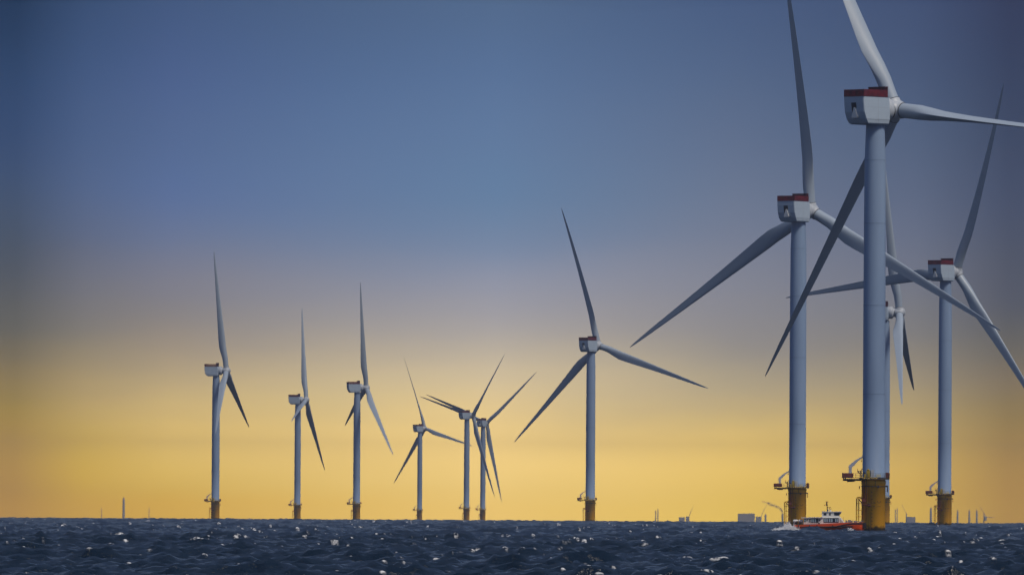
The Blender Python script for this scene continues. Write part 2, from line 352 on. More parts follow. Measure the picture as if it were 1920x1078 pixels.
def tower_mesh():
    b = MB(); prof = [(3.34, DECK_Z + .1), (3.34, DECK_Z + .5), (3.27, DECK_Z + .6)]
    for zz, rr in ((40, 3.26), (66, 3.25), (90, 3.2), (108.5, 3.1)): prof += [(rr, zz)]
    prof += [(2.72, TOP_Z)]
    b.lathe(prof, 48)
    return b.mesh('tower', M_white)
def flange_mesh(r, z):
    b = MB(); b.lathe([(r - .1, z - .12), (r + .03, z - .1), (r + .03, z + .1), (r - .1, z + .12)], 48, smooth=False)
    return b.mesh('flange', M_flange)
def foundation_mesh():
    b = MB(); b.lathe([(3.5, -14), (3.5, 13.6), (3.6, 13.65), (3.6, 14.7), (3.45, 14.75), (3.45, DECK_Z - .3)], 48)
    return b.mesh('foundation', M_tp)
def band_mesh():                       # dark cable collar with brackets
    b = MB(); b.ring(3.62, .10, 13.05, 48)
    for sx in (-1, 1):
        b.box(sx * 3.5 - .15 + sx * .15, sx * 3.5 + .15 + sx * .45, -.25, .25, 12.9, 13.35)
    b.box(3.95, 4.25, -.18, .18, 11.4, 13.2); b.box(-4.3, -4.0, -.18, .18, 12.3, 13.1)
    b.box(1.0, 1.5, -3.85, -3.5, 12.6, 13.3); b.box(-.5, -.3, -3.8, -3.55, 12.7, 13.2); b.box(.3, .42, -3.66, -3.48, 13.1, 14.7)
    return b.mesh('cable_collar', M_dark)
def landing_mesh():                    # boat landing: two fender tubes with rungs, standing off the left side
    b = MB()
    for yy in (-.75, .75):
        b.tube([(-4.35, yy * 0.6 - .8, -4), (-4.35, yy * .6 - .8, 9.2), (-3.4, yy * .6 - .8, 9.6)], .13, 8)
        b.tube([(-4.95, yy - .8, -4), (-4.95, yy - .8, 9.5), (-4.7, yy - .8, 9.75), (-3.3, yy - .8, 9.75)], .17, 8)
    for k in range(-2, 6):
        z = k * 1.9 + .4
        b.tube([(-4.95, -1.55, z), (-4.35, -1.25, z), (-3.3, -1.2, z)], .09, 6); b.tube([(-4.95, -.05, z), (-3.3, -.3, z)], .09, 6)
    for k in range(-6, 30): b.tube([(-4.35, -1.25, k * .33), (-4.35, -.35, k * .33)], .025, 4)
    return b.mesh('boat_landing', M_ymet)
def bracket_mesh():                    # rusty rest platform over the boat landing
    b = MB()
    b.box(-4.9, -2.2, -2.6, -.2, 9.35, 9.5)
    for q in (-2.5, -.4): b.tube([(-4.4, q, 9.3), (-2.9, q - .2, 7.6)], .12, 6)
    b.box(-3.6, -2.3, -2.9, -2.2, 8.5, 9.3)
    b.tube([(-3.2, -2.9, 7.7), (-1.0, -3.75, 7.4)], .18, 6)
    b.tube([(-2.7, -2.5, 9.4), (-2.7, -2.7, 14.9)], .09, 6); b.tube([(-2.1, -3.0, 9.4), (-2.1, -3.05, 14.9)], .09, 6)
    return b.mesh('rest_platform', M_rust)
def port_mesh():                       # round cable port with its dark rim
    b = MB(); Mx = Matrix.Rotation(R_(90), 4, 'X')
    Rz = Matrix.Rotation(R_(-24), 4, 'Z')
    b.lathe([(.47, 3.35), (.47, 3.72), (.36, 3.74), (.30, 3.6)], 18, (0, 0, 7.55), Rz @ Mx)
    return b.mesh('cable_port', M_dark)
def marks_mesh():                      # draught scale and the small stencilled rows beside it
    b = MB()
    def patch(x, z, w_, h):
        r_ = 3.507; n = max(2, int(w_ / .25) + 1); vs = []
        for i in range(n):
            xx = x - w_ / 2 + w_ * i / (n - 1); yy = -math.sqrt(r_ * r_ - xx * xx)
            vs += [(xx, yy, z - h / 2), (xx, yy, z + h / 2)]
        b.add(vs, [(2 * i, 2 * i + 2, 2 * i + 3, 2 * i + 1) for i in range(n - 1)])
    patch(-.85, 2.9, .10, 5.4); patch(-.85, 9.8, .10, 4.4)
    for k in range(0, 13):
        if 6.2 < k * 1.05 - .2 < 7.4: continue
        patch(-.6, k * 1.05 - .2, .55 if k % 2 else .38, .13)
    g = random.Random(4)
    for (z, xs) in ((8.5, [-.05, .25, 1.05, 1.45, 1.8, 2.05]), (8.15, [-.1, .2, .45, 1.3, 1.7]), (7.2, [-.1, .15]), (6.75, [0, .3])):
        for x in xs: patch(x, z + g.uniform(-.08, .08), g.uniform(.12, .26), g.uniform(.10, .30))
    patch(1.5, 7.2, 1.1, .07)
    return b.mesh('depth_marks', M_mark)
def deck_outline(r=4.75, w_=2.3, tip=9.2):
    pts = []; a0 = math.asin(w_ / r)
    for i in range(33):
        a = -math.pi + a0 + (2 * math.pi - 2 * a0) * i / 32
        pts.append((r * math.cos(a), r * math.sin(a)))
    pts += [(-tip + .6, w_), (-tip, w_ - .6), (-tip, -w_ + .6), (-tip + .6, -w_)]
    return pts
def deck_mesh():
    b = MB(); o = deck_outline(); n = len(o)
    for (z0, z1, g) in ((DECK_Z - .55, DECK_Z - .35, .97), (DECK_Z - .12, DECK_Z + .05, 1.0)):
        b.add([(x * g, y * g, z0) for x, y in o] + [(x * g, y * g, z1) for x, y in o],
              [tuple(range(n))[::-1], tuple(range(n, 2 * n))] + [(i, (i + 1) % n, (i + 1) % n + n, i + n) for i in range(n)])
    for i in range(0, n, 1):
        x, y = o[i]; b.box(x * .96 - .1, x * .96 + .1, y * .96 - .1, y * .96 + .1, DECK_Z - .36, DECK_Z - .11)
    for yy in (-1.4, 1.4): b.box(-9.0, -3.5, yy - .15, yy + .15, DECK_Z - .95, DECK_Z - .56)
    b.box(-7.8, -5.6, -1.5, 1.5, DECK_Z - 1.25, DECK_Z - .95)
    return b.mesh('platform', M_grate)
def rail_mesh():
    b = MB(); o = deck_outline(4.7, 2.25, 9.1); n = len(o)
    for i in range(n):
        x0, y0 = o[i]; x1, y1 = o[(i + 1) % n]; d = math.hypot(x1 - x0, y1 - y0); k = max(1, round(d / 1.1))
        for q in range(k):
            x = x0 + (x1 - x0) * q / k; y = y0 + (y1 - y0) * q / k
            b.tube([(x, y, DECK_Z), (x, y, DECK_Z + 1.2)], .035, 4)
        for z in (.6, 1.2): b.tube([(x0, y0, DECK_Z + z), (x1, y1, DECK_Z + z)], .03, 4)
    return b.mesh('railing', M_dark)
def screen_meshes():                   # solid red-brown wind screens at both ends of the deck
    a = MB(); b = MB(); c = MB(); d = MB()
    a.box(-9.2, -9.1, -2.3, 1.6, DECK_Z + .05, DECK_Z + 1.35); a.box(-9.1, -6.0, -2.36, -2.28, DECK_Z + .05, DECK_Z + 1.3)
    b.box(-8.95, -8.1, -1.9, -.4, DECK_Z + .05, DECK_Z + 1.15)
    c.box(3.5, 4.45, -1.4, .6, DECK_Z + .05, DECK_Z + 1.5)
    d.box(4.62, 4.7, -1.2, 1.2, DECK_Z + .05, DECK_Z + 1.4)
    return [('screen', a.mesh('screen', M_rust)), ('winch_box', b.mesh('winch_box', M_dark)), ('locker', c.mesh('locker', M_rust)), ('screen', d.mesh('screen', M_rust))]
def crane_mesh():
    b = MB()
    b.tube([(-6.85, -.8, DECK_Z + .05), (-6.85, -.8, DECK_Z + 1.6)], .34, 12)
    def bar(pts, th):
        rings = []
        for (x, z), (a, c) in zip(pts, th):
            rings.append([(x - a, -.8 - c, z), (x + a, -.8 - c, z), (x + a, -.8 + c, z), (x - a, -.8 + c, z)])
        b.loft(rings, False)
    bar([(-6.85, DECK_Z + 1.2), (-6.9, DECK_Z + 3.3)], [(.42, .3), (.5, .32)])
    # boom, drawn square to its own run
    p0, p1, p2 = Vector((-7.05, 0, DECK_Z + 3.0)), Vector((-4.9, 0, DECK_Z + 5.0)), Vector((-2.9, 0, DECK_Z + 6.3))
    rings = []
    for p, d, h in ((p0, p1 - p0, .52), (p0 * .5 + p1 * .5, p1 - p0, .48), (p1, p2 - p0, .34), (p2, p2 - p1, .14)):
        d = d.normalized(); q = Vector((-d.z, 0, d.x)) * h; c = Vector((0, .28, 0)); o = Vector((0, -.8, 0))
        rings.append([p + o - q - c, p + o + q - c, p + o + q + c, p + o - q + c])
    b.loft(rings, False)
    return bevel(b.mesh('service_crane', M_crane), .05, 1)
def hook_mesh():
    b = MB(); b.tube([(-3.6, -.8, DECK_Z + 5.75), (-3.6, -.8, DECK_Z + 4.9)], .05, 5); b.lathe([(.1, -.2), (.16, 0), (.1, .2)], 8, (-3.6, -.8, DECK_Z + 4.8))
    return b.mesh('hook', M_dark)
def davit_mesh():
    b = MB(); y = -1.9
    b.tube([(-3.75, y, DECK_Z), (-3.75, y, DECK_Z + 2.0), (-3.5, y, DECK_Z + 2.6)], .2, 6)
    b.tube([(-3.6, y, DECK_Z + .9), (-4.5, y, DECK_Z + 1.5), (-4.75, y, DECK_Z + 1.9), (-4.7, y, DECK_Z + 2.7)], [.14, .16, .12, .08], 6)
    b.tube([(-4.6, y, DECK_Z + 1.9), (-3.8, y, DECK_Z + 1.6)], .1, 5); b.box(-3.2, -2.7, y - .3, y + .3, DECK_Z + 1.2, DECK_Z + 1.6)
    return b.mesh('davit', M_dark)
def cabinet_mesh():
    b = MB(); b.box(-2.25, -1.2, -4.1, -3.55, DECK_Z + .05, DECK_Z + 2.1); b.lathe([(.36, 0), (.38, .25), (.2, .42), (.03, .45)], 12, (-1.72, -3.85, DECK_Z + 2.1))
    b.box(-2.9, -2.35, -4.0, -3.4, DECK_Z + .05, DECK_Z + 1.0)
    return bevel(b.mesh('cabinet', M_cab), .04, 1)
def board_mesh():
    b = MB(); b.box(.6, 2.0, -4.62, -4.55, DECK_Z + .15, DECK_Z + .95)
    return b.mesh('id_board', mat('pale_board', (.55, .55, .42), .6))

def nacelle_mesh():                    # local: +Y to the rotor, origin at hub height over the tower axis
    b = MB(); W = 4.0; zt, zb = 3.3, -4.75
    rows = [(zt, -9.35, 1.95), (1.6, -9.3, 2.2), (-1.2, -9.0, 2.35), (-3.2, -8.2, 2.3), (-4.45, -7.3, 2.1), (zb, -6.6, 1.9)]
    rings = []
    for z, yr, yf in rows:
        ww = W if z > -4 else (W - .18 if z > -4.6 else W - .55)
        rings.append([(-ww, yr + .15, z), (-ww + .35, yr, z), (ww - .35, yr, z), (ww, yr + .15, z), (ww + .0, yf - .35, z), (ww - .5, yf, z), (-ww + .5, yf, z), (-ww, yf - .35, z)])
    b.loft(rings, False)
    return bevel(b.mesh('nacelle', M_nac), .10, 2, 25)
M_seam = mat('seam_grey', (.32, .35, .42), .7)
def seams_mesh(sx):
    b = MB()
    if True:
        b.box(sx * 4.0 - .012, sx * 4.0 + .012, -3.0, -2.95, -4.2, 3.05); b.box(sx * 4.0 - .012, sx * 4.0 + .012, -8.6, 1.8, .2, .24)
        b.box(sx * 4.0 - .012, sx * 4.0 + .012, -8.0, 1.8, -3.35, -3.31)
    return b.mesh('panel_seam', M_seam)
def vent_mesh():
    # vent on the sloping rear face: throat's shade as a dark panel, tapering down one side
    b = MB()
    def ry(z): 
        zs = [(3.3, -9.35), (1.6, -9.3), (-1.2, -9.0), (-3.2, -8.2), (-4.45, -7.3)]
        for (z0, y0), (z1, y1) in zip(zs, zs[1:]):
            if z <= z0 and z >= z1: return y0 + (y1 - y0) * (z - z0) / (z1 - z0)
        return -9
    def strips(b, rows, off):
        for (z0, l0, r0_), (z1, l1, r1_) in zip(rows, rows[1:]):
            n = 6
            for q in range(n):
                f, g = q / n, (q + 1) / n
                za, zc = z0 + (z1 - z0) * f, z0 + (z1 - z0) * g
                la, lc, ra, rc = l0 + (l1 - l0) * f, l0 + (l1 - l0) * g, r0_ + (r1_ - r0_) * f, r0_ + (r1_ - r0_) * g
                b.add([(la, ry(za) - off, za), (ra, ry(za) - off, za), (rc, ry(zc) - off, zc), (lc, ry(zc) - off, zc), (la, ry(za) + .1, za), (ra, ry(za) + .1, za), (rc, ry(zc) + .1, zc), (lc, ry(zc) + .1, zc)],
                      [(0, 1, 2, 3), (4, 7, 6, 5), (0, 4, 5, 1), (3, 2, 6, 7), (0, 3, 7, 4), (1, 5, 6, 2)])
    strips(b, [(1.5, -1.0, .85), (.2, -.95, 1.0), (-1.0, -.9, .3), (-2.3, -.85, -.6)], .05)
    h = MB(); o = [(.05, .1), (.5, .1), (1.35, -2.6), (1.15, -2.95), (-.75, -2.95), (-.95, -2.6)]; n = len(o)
    f = [(x, -9.38 + .06 * (.1 - z), z) for x, z in o]; g = [(x, ry(z) + .1, z) for x, z in o]
    h.add(f + g, [tuple(range(n)), tuple(range(2 * n - 1, n - 1, -1))] + [(i, i + n, (i + 1) % n + n, (i + 1) % n) for i in range(n)])
    return b.mesh('vent_opening', M_opening), h.mesh('vent_hood', M_vent)
def fence_mesh():                      # red winching-deck fence round the rear roof, posts hanging over the edge
    b = MB(); g = random.Random(2); h = 2.1; z0 = 3.2
    path = [(3.95, 1.0), (4.0, -9.25), (-4.0, -9.25), (-3.95, 1.0)]
    for i, ((x0, y0), (x1, y1)) in enumerate(zip(path, path[1:])):
        d = math.hypot(x1 - x0, y1 - y0); n = int(d / .42); ux, uy = (x1 - x0) / d, (y1 - y0) / d
        for q in range(n):
            a = d * q / n + .03; e = a + .33
            if i == 1 and q == 0: a += .1
            xa, ya, xb, yb = x0 + ux * a, y0 + uy * a, x0 + ux * e, y0 + uy * e; nx, ny = -uy * .03, ux * .03
            zb_ = z0 + .22; zt_ = z0 + h + g.uniform(-.03, .03)
            b.add([(xa - nx, ya - ny, zb_), (xb - nx, yb - ny, zb_), (xb + nx, yb + ny, zb_), (xa + nx, ya + ny, zb_),
                   (xa - nx, ya - ny, zt_), (xb - nx, yb - ny, zt_), (xb + nx, yb + ny, zt_), (xa + nx, ya + ny, zt_)],
                  [(0, 3, 2, 1), (4, 5, 6, 7), (0, 1, 5, 4), (1, 2, 6, 5), (2, 3, 7, 6), (3, 0, 4, 7)])
            if g.random() < .62:
                xm, ym = xa + ux * .15 - nx * 3, ya + uy * .15 - ny * 3
                b.box(xm - .09, xm + .09, ym - .09, ym + .09, z0 - g.uniform(.12, .4), z0 + h)
        b.tube([(x0, y0, z0 + h), (x1, y1, z0 + h)], .06, 5)
    b.box(-3.8, 3.8, -9.1, 1.0, 3.31, 3.42)
    return b.mesh('winch_fence', M_red)
def cooler_mesh():
    b = MB(); g = random.Random(5)
    b.box(-3.35, 3.35, .55, 1.65, 3.3, 6.3)
    for k in range(-5, 6):
        b.box(k * .64 - .06, k * .64 + .06, .42, .56, 3.25, 6.4); b.box(k * .64 - .06, k * .64 + .06, 1.64, 1.78, 3.25, 6.4)
    b.box(-3.45, 3.45, .45, 1.75, 6.25, 6.45)
    for k in range(0, 6): b.box(3.34, 3.46, .6 + k * .19, .66 + k * .19, 3.2, 6.25)
    return b.mesh('cooler', M_dred)
def mast_mesh():
    b = MB()
    b.tube([(1.9, 1.9, 3.15), (1.9, 2.1, 5.4)], .045, 5); b.tube([(1.6, 2.0, 4.9), (2.3, 2.0, 4.9)], .035, 4); b.lathe([(.12, 0), (.15, .15), (.05, .3)], 8, (2.3, 2.0, 4.9))
    b.tube([(1.2, 1.9, 4.4), (2.0, 2.4, 4.4)], .035, 4)
    return b.mesh('weather_mast', M_dark)
ROTX = Matrix.Rotation(R_(-90), 4, 'X')        # lathe axis z -> +y
def generator_mesh():
    b = MB(); b.lathe([(3.2, 1.8), (3.62, 2.3), (3.66, 4.3), (3.5, 4.6), (3.1, 4.75), (2.6, 5.3), (2.5, 5.9)], 48, (0, 0, -.1), ROTX)
    return b.mesh('generator', M_hub)
def hub_mesh():                                # origin at rotor centre
    b = MB(); b.lathe([(2.45, -2.8), (2.62, -2.6), (2.9, -1.6), (3.0, 0), (2.85, 1.3), (2.35, 2.4), (1.5, 3.15), (.6, 3.5), (.05, 3.55)], 40, (0, 0, 0), ROTX)
    for k in range(3):
        Mk = Matrix.Rotation(R_(120 * k), 4, 'Y'); b.lathe([(2.42, 1.2), (2.42, 2.85), (2.3, 3.0)], 32, (0, 0, 0), Mk)
    return b.mesh('hub', M_hub)
def seal_mesh():
    b = MB()
    for k in range(3):
        Mk = Matrix.Rotation(R_(120 * k), 4, 'Y'); b.lathe([(2.3, 2.95), (2.36, 3.02), (2.36, 3.16), (2.2, 3.22)], 32, (0, 0, 0), Mk)
    b.lathe([(2.5, -2.95), (2.66, -2.9), (2.66, -2.75), (2.5, -2.7)], 40, (0, 0, 0), ROTX)
    return b.mesh('blade_seal', M_seal)
CH = [(3.1, 4.35, 1.0), (6, 4.35, .98), (10, 4.6, .86), (15, 5.3, .64), (20, 5.85, .48), (25, 5.8, .40), (32, 5.3, .34), (40, 4.7, .30), (50, 4.0, .27), (60, 3.35, .25),
      (70, 2.75, .23), (80, 2.15, .21), (88, 1.65, .20), (94, 1.15, .19), (97.5, .75, .19), (99.4, .38, .2), (100, .12, .2)]
def blade_mesh(pitch, flap, edge=0.0):
    b = MB(); rings = []; n = 28; Rz = None
    for r, c, tc_ in CH:
        f = (r - 3) / 97; bl = min(1, max(0, (r - 6) / 13)); bl = bl * bl * (3 - 2 * bl)
        tw = math.radians(pitch + 15 * (1 - min(1, f * 1.15)) ** 1.6 * bl)
        ring = []; le = .5 - .20 * bl
        for i in range(n):
            a = 2 * math.pi * i / n
            cx = math.cos(a) * .5; cy = math.sin(a) * .5                     # circle: x from -.5 (leading) to .5
            xx = .5 + cx                                                     # 0 leading edge .. 1 trailing edge
            th = 5 * tc_ * (.2969 * math.sqrt(xx) - .126 * xx - .3516 * xx ** 2 + .2843 * xx ** 3 - .1036 * xx ** 4)
            camber = .05 * 4 * xx * (1 - xx)
            ay = (th if math.sin(a) >= 0 else -th) * (1.0) + camber
            py = cy * (1 - bl) + ay * bl
            px = (xx - .5) * (1 - bl) + (xx - le) * bl
            px *= c; py *= c                                                 # px: towards trailing edge (+x), py: towards -flap side
            qx = px * math.cos(tw) + py * math.sin(tw) * 1.0
            qy = -px * math.sin(tw) + py * math.cos(tw)
            ring.append(Vector((qx + edge * f * f, qy + flap * f ** 1.7, r)))
        rings.append(ring)
    b.loft(rings, True)
    return b.mesh('blade', M_blade)

ME = dict(tower=tower_mesh(), foundation=foundation_mesh(), collar=band_mesh(), landing=landing_mesh(), rest=bracket_mesh(), port=port_mesh(), marks=marks_mesh(),
          deck=deck_mesh(), rail=rail_mesh(), crane=crane_mesh(), hook=hook_mesh(), davit=davit_mesh(), cabinet=cabinet_mesh(), board=board_mesh(),
          nacelle=nacelle_mesh(), seams=seams_mesh(1), seams2=seams_mesh(-1), fence=fence_mesh(), cooler=cooler_mesh(), mast=mast_mesh(), gen=generator_mesh(), hub=hub_mesh(), seal=seal_mesh())
ME['vent'], ME['hood'] = vent_mesh()
def door_mesh():
    b = MB(); b.box(-.9, .1, -3.34, -3.2, DECK_Z + .1, DECK_Z + 2.3)
    return b.mesh('door', mat('door_grey', (.45, .5, .58), .5))
ME['door'] = door_mesh(); SCREENS = screen_meshes()
FLANGES = [flange_mesh(rr, zz) for zz, rr in ((40, 3.26), (66, 3.25), (90, 3.2), (108.5, 3.1))]

# tower x in the photo at the waterline, px per metre, yaw, phase, pitch, tip bend (m, + = upwind), label
TURB = [
 (1637.6, 6.40, 43.0, -23.8, 83, -3, 0, 'largest and nearest turbine, red-fenced nacelle at top right, an orange boat at its yellow foot'),
 (1494.6, 4.80, 33.0, -1.9, 6, -5.5, 0, 'second tallest turbine, left of the nearest, one blade straight up out of the picture'),
 (1770.8, 3.85, 35.9, 23.5, 6, -7, 0, 'rightmost turbine, alone to the right of the nearest tower, upper blade leaning right'),
 (1657.0, 3.21, 92.8, 3.4, 82, 0, 0, 'edge-on turbine mostly hidden behind the tower of the nearest turbine'),
 (1106.5, 2.675, 35.4, -12.6, 8, -5, 0, 'turbine standing alone right of centre with three spread blades and open sky on both sides'),
 (403.6, 2.255, 99.6, 2.2, 80, 0, 0, 'leftmost turbine, seen side-on, pale blade hanging down across its tower'),
 (557.3, 1.82, 100.4, -16.4, 78, 0, 0, 'second turbine from the left, the smallest of the three side-on ones'),
 (668.3, 2.01, 75.7, 9.4, 78, 0, 0, 'third turbine from the left, a short dark blade tip showing left of its tower'),
 (786.6, 1.41, 49.3, -16.8, 30, -3, 0, 'faintest and smallest turbine, fourth from the left, alone left of the close pair'),
 (874.5, 1.605, 54.9, 44.4, 20, 3, 0, 'left turbine of the close distant pair whose blades cross'),
 (905.0, 1.495, 29.8, 49.8, 20, -2, 0, 'right and slightly smaller turbine of the close distant pair whose blades cross'),
]
def turbine(px, s, yaw, phase, pitch, flap, edge, label):
    D = FPX / s
    yaw += math.degrees(math.atan((px - 960) / FPX)); base = P(px, 970, D); base.z = drop(base.x, base.y)
    t = thing('wind_turbine', base, label, 'wind turbine', 'offshore wind turbines standing in the sea')
    I = Matrix.Identity(4)
    fo = ob('foundation', ME['foundation'], t, I)
    ob('cable_collar', ME['collar'], fo, I); ob('boat_landing', ME['landing'], fo, I); ob('rest_platform', ME['rest'], fo, I)
    ob('cable_port', ME['port'], fo, I); ob('depth_marks', ME['marks'], fo, I)
    dk = ob('platform', ME['deck'], t, I)
    ob('railing', ME['rail'], dk, I); [ob(n_, m_, dk, I) for n_, m_ in SCREENS]; ob('davit', ME['davit'], dk, I); ob('cabinet', ME['cabinet'], dk, I); ob('board', ME['board'], dk, I)
    cn = ob('service_crane', ME['crane'], t, I); ob('hook', ME['hook'], cn, I)
    tw = ob('tower', ME['tower'], t, I); ob('door', ME['door'], tw, I)
    for fm in FLANGES: ob('flange', fm, tw, I)
    NM = Matrix.Translation((0, 0, HUB_Z)) @ Matrix.Rotation(-R_(yaw), 4, 'Z')
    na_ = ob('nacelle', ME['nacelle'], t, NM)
    for nme, k in (('panel_seam', 'seams'), ('panel_seam', 'seams2'), ('vent_opening', 'vent'), ('vent_hood', 'hood'), ('winch_fence', 'fence'), ('weather_mast', 'mast')): ob(nme, ME[k], na_, I)
    ob('cooler', ME['cooler'], t, NM); ob('generator', ME['gen'], t, NM)
    RM = NM @ Matrix.Translation((0, OVER, 0)) @ Matrix.Rotation(TILT, 4, 'X') @ Matrix.Rotation(R_(phase), 4, 'Y')
    hb = ob('hub', ME['hub'], t, RM); ob('blade_seal', ME['seal'], hb, I)
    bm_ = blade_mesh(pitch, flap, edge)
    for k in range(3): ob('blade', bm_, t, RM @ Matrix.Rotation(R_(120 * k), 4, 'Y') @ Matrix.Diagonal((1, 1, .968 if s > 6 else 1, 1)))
    return t
for a in TURB: turbine(*a)

# ------------------------------------------------------------------ crew boat
M_or = mat('orange_red_hull', (.78, .085, .008), .35, mottle=.35, scale=.8, tint=(.55, .04, .01), stretch=(1, 1, 1))
M_bw = mat('boat_white', (.78, .78, .76), .35, mottle=.2, scale=1.0)
M_glass = mat('boat_glass', (.008, .014, .03), .12)
M_pane = mat('pale_pane', (.30, .42, .52), .3)  # pale panes set into the dark window strips
M_blk = mat('black_rubber', (.015, .012, .018), .8)
M_grey = mat('deck_gear_grey', (.28, .29, .30), .7, mottle=.5, scale=3)
def B(X, Y): return ((X - 1000) / 69.0, (705 - Y) / 69.0)
def boat():
    D = 2925.0; p = P(1553.75, 996, D)
    t = thing('crew_boat', (p.x, D, drop(p.x, D) + .55), 'orange-red and white crew boat running at full speed towards the nearest yellow turbine foot', 'boat')
    t.rotation_euler = (0, R_(-.4), R_(-4))
    # twin hulls
    b = MB()
    st = [(-9.9, .5, 1.15, .9), (-8, .1, 1.2, 1.05), (-4, -.5, 1.35, 1.2), (0, -.7, 1.55, 1.25), (4, -.7, 1.8, 1.2), (7, -.6, 1.85, 1.0), (9, -.4, 1.88, .6), (10.1, -.1, 1.9, .16)]
    for sy in (-1, 1):
        rings = []
        for x, zb, zt, hw in st:
            yc = sy * 2.35; ow = hw * (1 if sy else 1)
            rings.append([(x, yc - hw, zt), (x, yc - hw * .98, zt * .55), (x + .05, yc - hw * .72, max(zb, -.1) + .15), (x, yc, zb - .5), (x + .05, yc + hw * .72, max(zb, -.1) + .15), (x, yc + hw * .98, zt * .55), (x, yc + hw, zt)])
        b.loft(rings, False)
    b.prism([(-9.6, .95), (-9.6, 1.12), (-4, 1.3), (4, 1.75), (8.6, 1.82), (8.6, 1.0), (4, .9)], -1.9, 1.9)
    hull = ob('hull', b.mesh('hull', M_or), t)
    b = MB()  # bow fenders and sheer band, plus plain dark strips along the hull sides
    for sy in (-1, 1):
        y = sy * 3.58
        b.tube([(-9.2, sy * 3.3, .62), (-4, y, .75), (0, y + sy * .08, .62), (2.2, y + sy * .06, .72), (5.0, y - sy * .1, 1.3), (7.2, sy * 3.36, 1.62), (9.2, sy * 2.95, 1.62), (10.25, sy * 2.5, 1.6)], [.10, .14, .17, .2, .16, .16, .16, .16], 8)
        b.tube([(-6.5, sy * 3.5, .28), (-2.8, sy * 3.62, .22)], [.12, .2], 6); b.tube([(3.6, sy * 3.5, .72), (7.1, sy * 3.32, .78)], [.24, .12], 6)
        b.tube([(-.5, sy * 3.62, .45), (5.5, sy * 3.5, .35)], [.1, .08], 6)
        for xx in (-8.6, -5.4, -3.2, 1.3): b.tube([(xx, sy * 3.6, .5), (xx, sy * 3.6, 1.15)], .14, 6)
        b.box(10.0, 10.75, sy * 2.35 - .45, sy * 2.35 + .45, .25, 1.85)
    ob('fender', b.mesh('fender', M_blk), hull)
    # cabin
    b = MB()
    b.prism([B(505, 612), B(515, 478), B(860, 478), B(1215, 472), B(1250, 490), B(1322, 582), B(1200, 590), B(850, 605)], -2.7, 2.7)
    cabin = ob('cabin', bevel(b.mesh('cabin', M_bw), .07, 2), t)
    b = MB(); b.prism([B(462, 486), B(462, 472), B(880, 466), B(900, 478)], -2.95, 2.95); b.tube([B(478, 486)[:1] + (-2.7, B(478, 486)[1]), B(478, 600)[:1] + (-2.7, B(478, 600)[1])], .04, 5)
    b.tube([B(478, 486)[:1] + (2.7, B(478, 486)[1]), B(478, 600)[:1] + (2.7, B(478, 600)[1])], .04, 5)
    ob('roof', b.mesh('roof', M_bw), cabin)
    def win(x0, x1, y0, y1, panes, par, yy, lean=0):
        for sy in (-1, 1):
            b = MB(); a = B(x0, y1); c = B(x1, y0); q = sy * yy
            pl = [(a[0], a[1]), (c[0], a[1]), (c[0] + lean, c[1]), (a[0], c[1])]
            b.prism(pl, q - .03, q + .03)
            o = ob('window', b.mesh('window', M_glass), par)
            if panes:
                b = MB()
                for (p0, p1) in panes:
                    a2 = B(p0, y1 - 14); c2 = B(p1, y0 + 12); b.box(a2[0], c2[0], min(q, q + sy * .05), max(q, q + sy * .05), a2[1], c2[1])
                ob('pane', b.mesh('pane', M_pane), o)
    win(645, 805, 490, 582, [(662, 685), (697, 715), (733, 752)], cabin, 2.71)
    win(905, 1205, 484, 578, [(918, 950), (962, 990), (1010, 1042), (1055, 1085), (1135, 1158), (1168, 1190)], cabin, 2.71)
    win(515, 555, 500, 562, [(523, 545)], cabin, 2.71); win(568, 590, 505, 545, None, cabin, 2.71); win(612, 632, 500, 570, None, cabin, 2.71)
    for sy in (-1, 1):
        b = MB(); b.lathe([(.26, -.06), (.30, 0), (.26, .06)], 14, (B(830, 520)[0], sy * 2.78, B(830, 520)[1]), Matrix.Rotation(R_(90), 4, 'X'))
        ob('lifebuoy', b.mesh('lifebuoy', M_blk), cabin); b = MB()
        b.lathe([(.2, -.1), (.24, 0), (.2, .1)], 12, (B(815, 590)[0], sy * 2.85, B(815, 590)[1]), Matrix.Rotation(R_(90), 4, 'X'))
        ob('fender', b.mesh('fender', M_blk), cabin)
    f = [B(1228, 500), B(1300, 576), B(1225, 578)]
    pale = mat('pale_glass', (.42, .48, .46), .3)
    for sy in (-1, 1):
        b = MB(); b.prism(f, sy * 2.71 - .02, sy * 2.71 + .02); ob('window', b.mesh('window', pale), cabin)
    # wheelhouse
    b = MB(); b.prism([B(868, 476), B(872, 366), B(960, 358), B(1250, 358), B(1252, 374), B(1205, 440), B(1240, 476)], -2.0, 2.0)
    wh = ob('wheelhouse', bevel(b.mesh('wheelhouse', M_bw), .06, 2), t)
    b = MB(); b.prism([B(866, 368), B(868, 354), B(1256, 352), B(1262, 366)], -2.2, 2.2); ob('roof', b.mesh('roof', M_bw), wh)
    win(905, 962, 386, 432, None, wh, 2.01); win(1015, 1046, 388, 432, None, wh, 2.01)
    for sy in (-1, 1):
        b = MB(); b.prism([B(1118, 434), B(1110, 376), B(1244, 374), B(1208, 434)], sy * 2.01 - .03, sy * 2.01 + .03)
        ob('side_window', b.mesh('side_window', M_glass), wh)
    b = MB(); a, c = B(1253, 374), B(1207, 438); b.add([(a[0] + .02, -1.85, a[1]), (a[0] + .02, 1.85, a[1]), (c[0] + .02, 1.85, c[1]), (c[0] + .02, -1.85, c[1])], [(0, 1, 2, 3)])
    ob('windscreen', b.mesh('windscreen', M_glass), wh)
    # mast
    b = MB(); def_ = lambda X, Y, y=0: (B(X, Y)[0], y, B(X, Y)[1])
    b.tube([def_(975, 360), def_(968, 250), def_(965, 150)], [.16, .13, .10], 8)
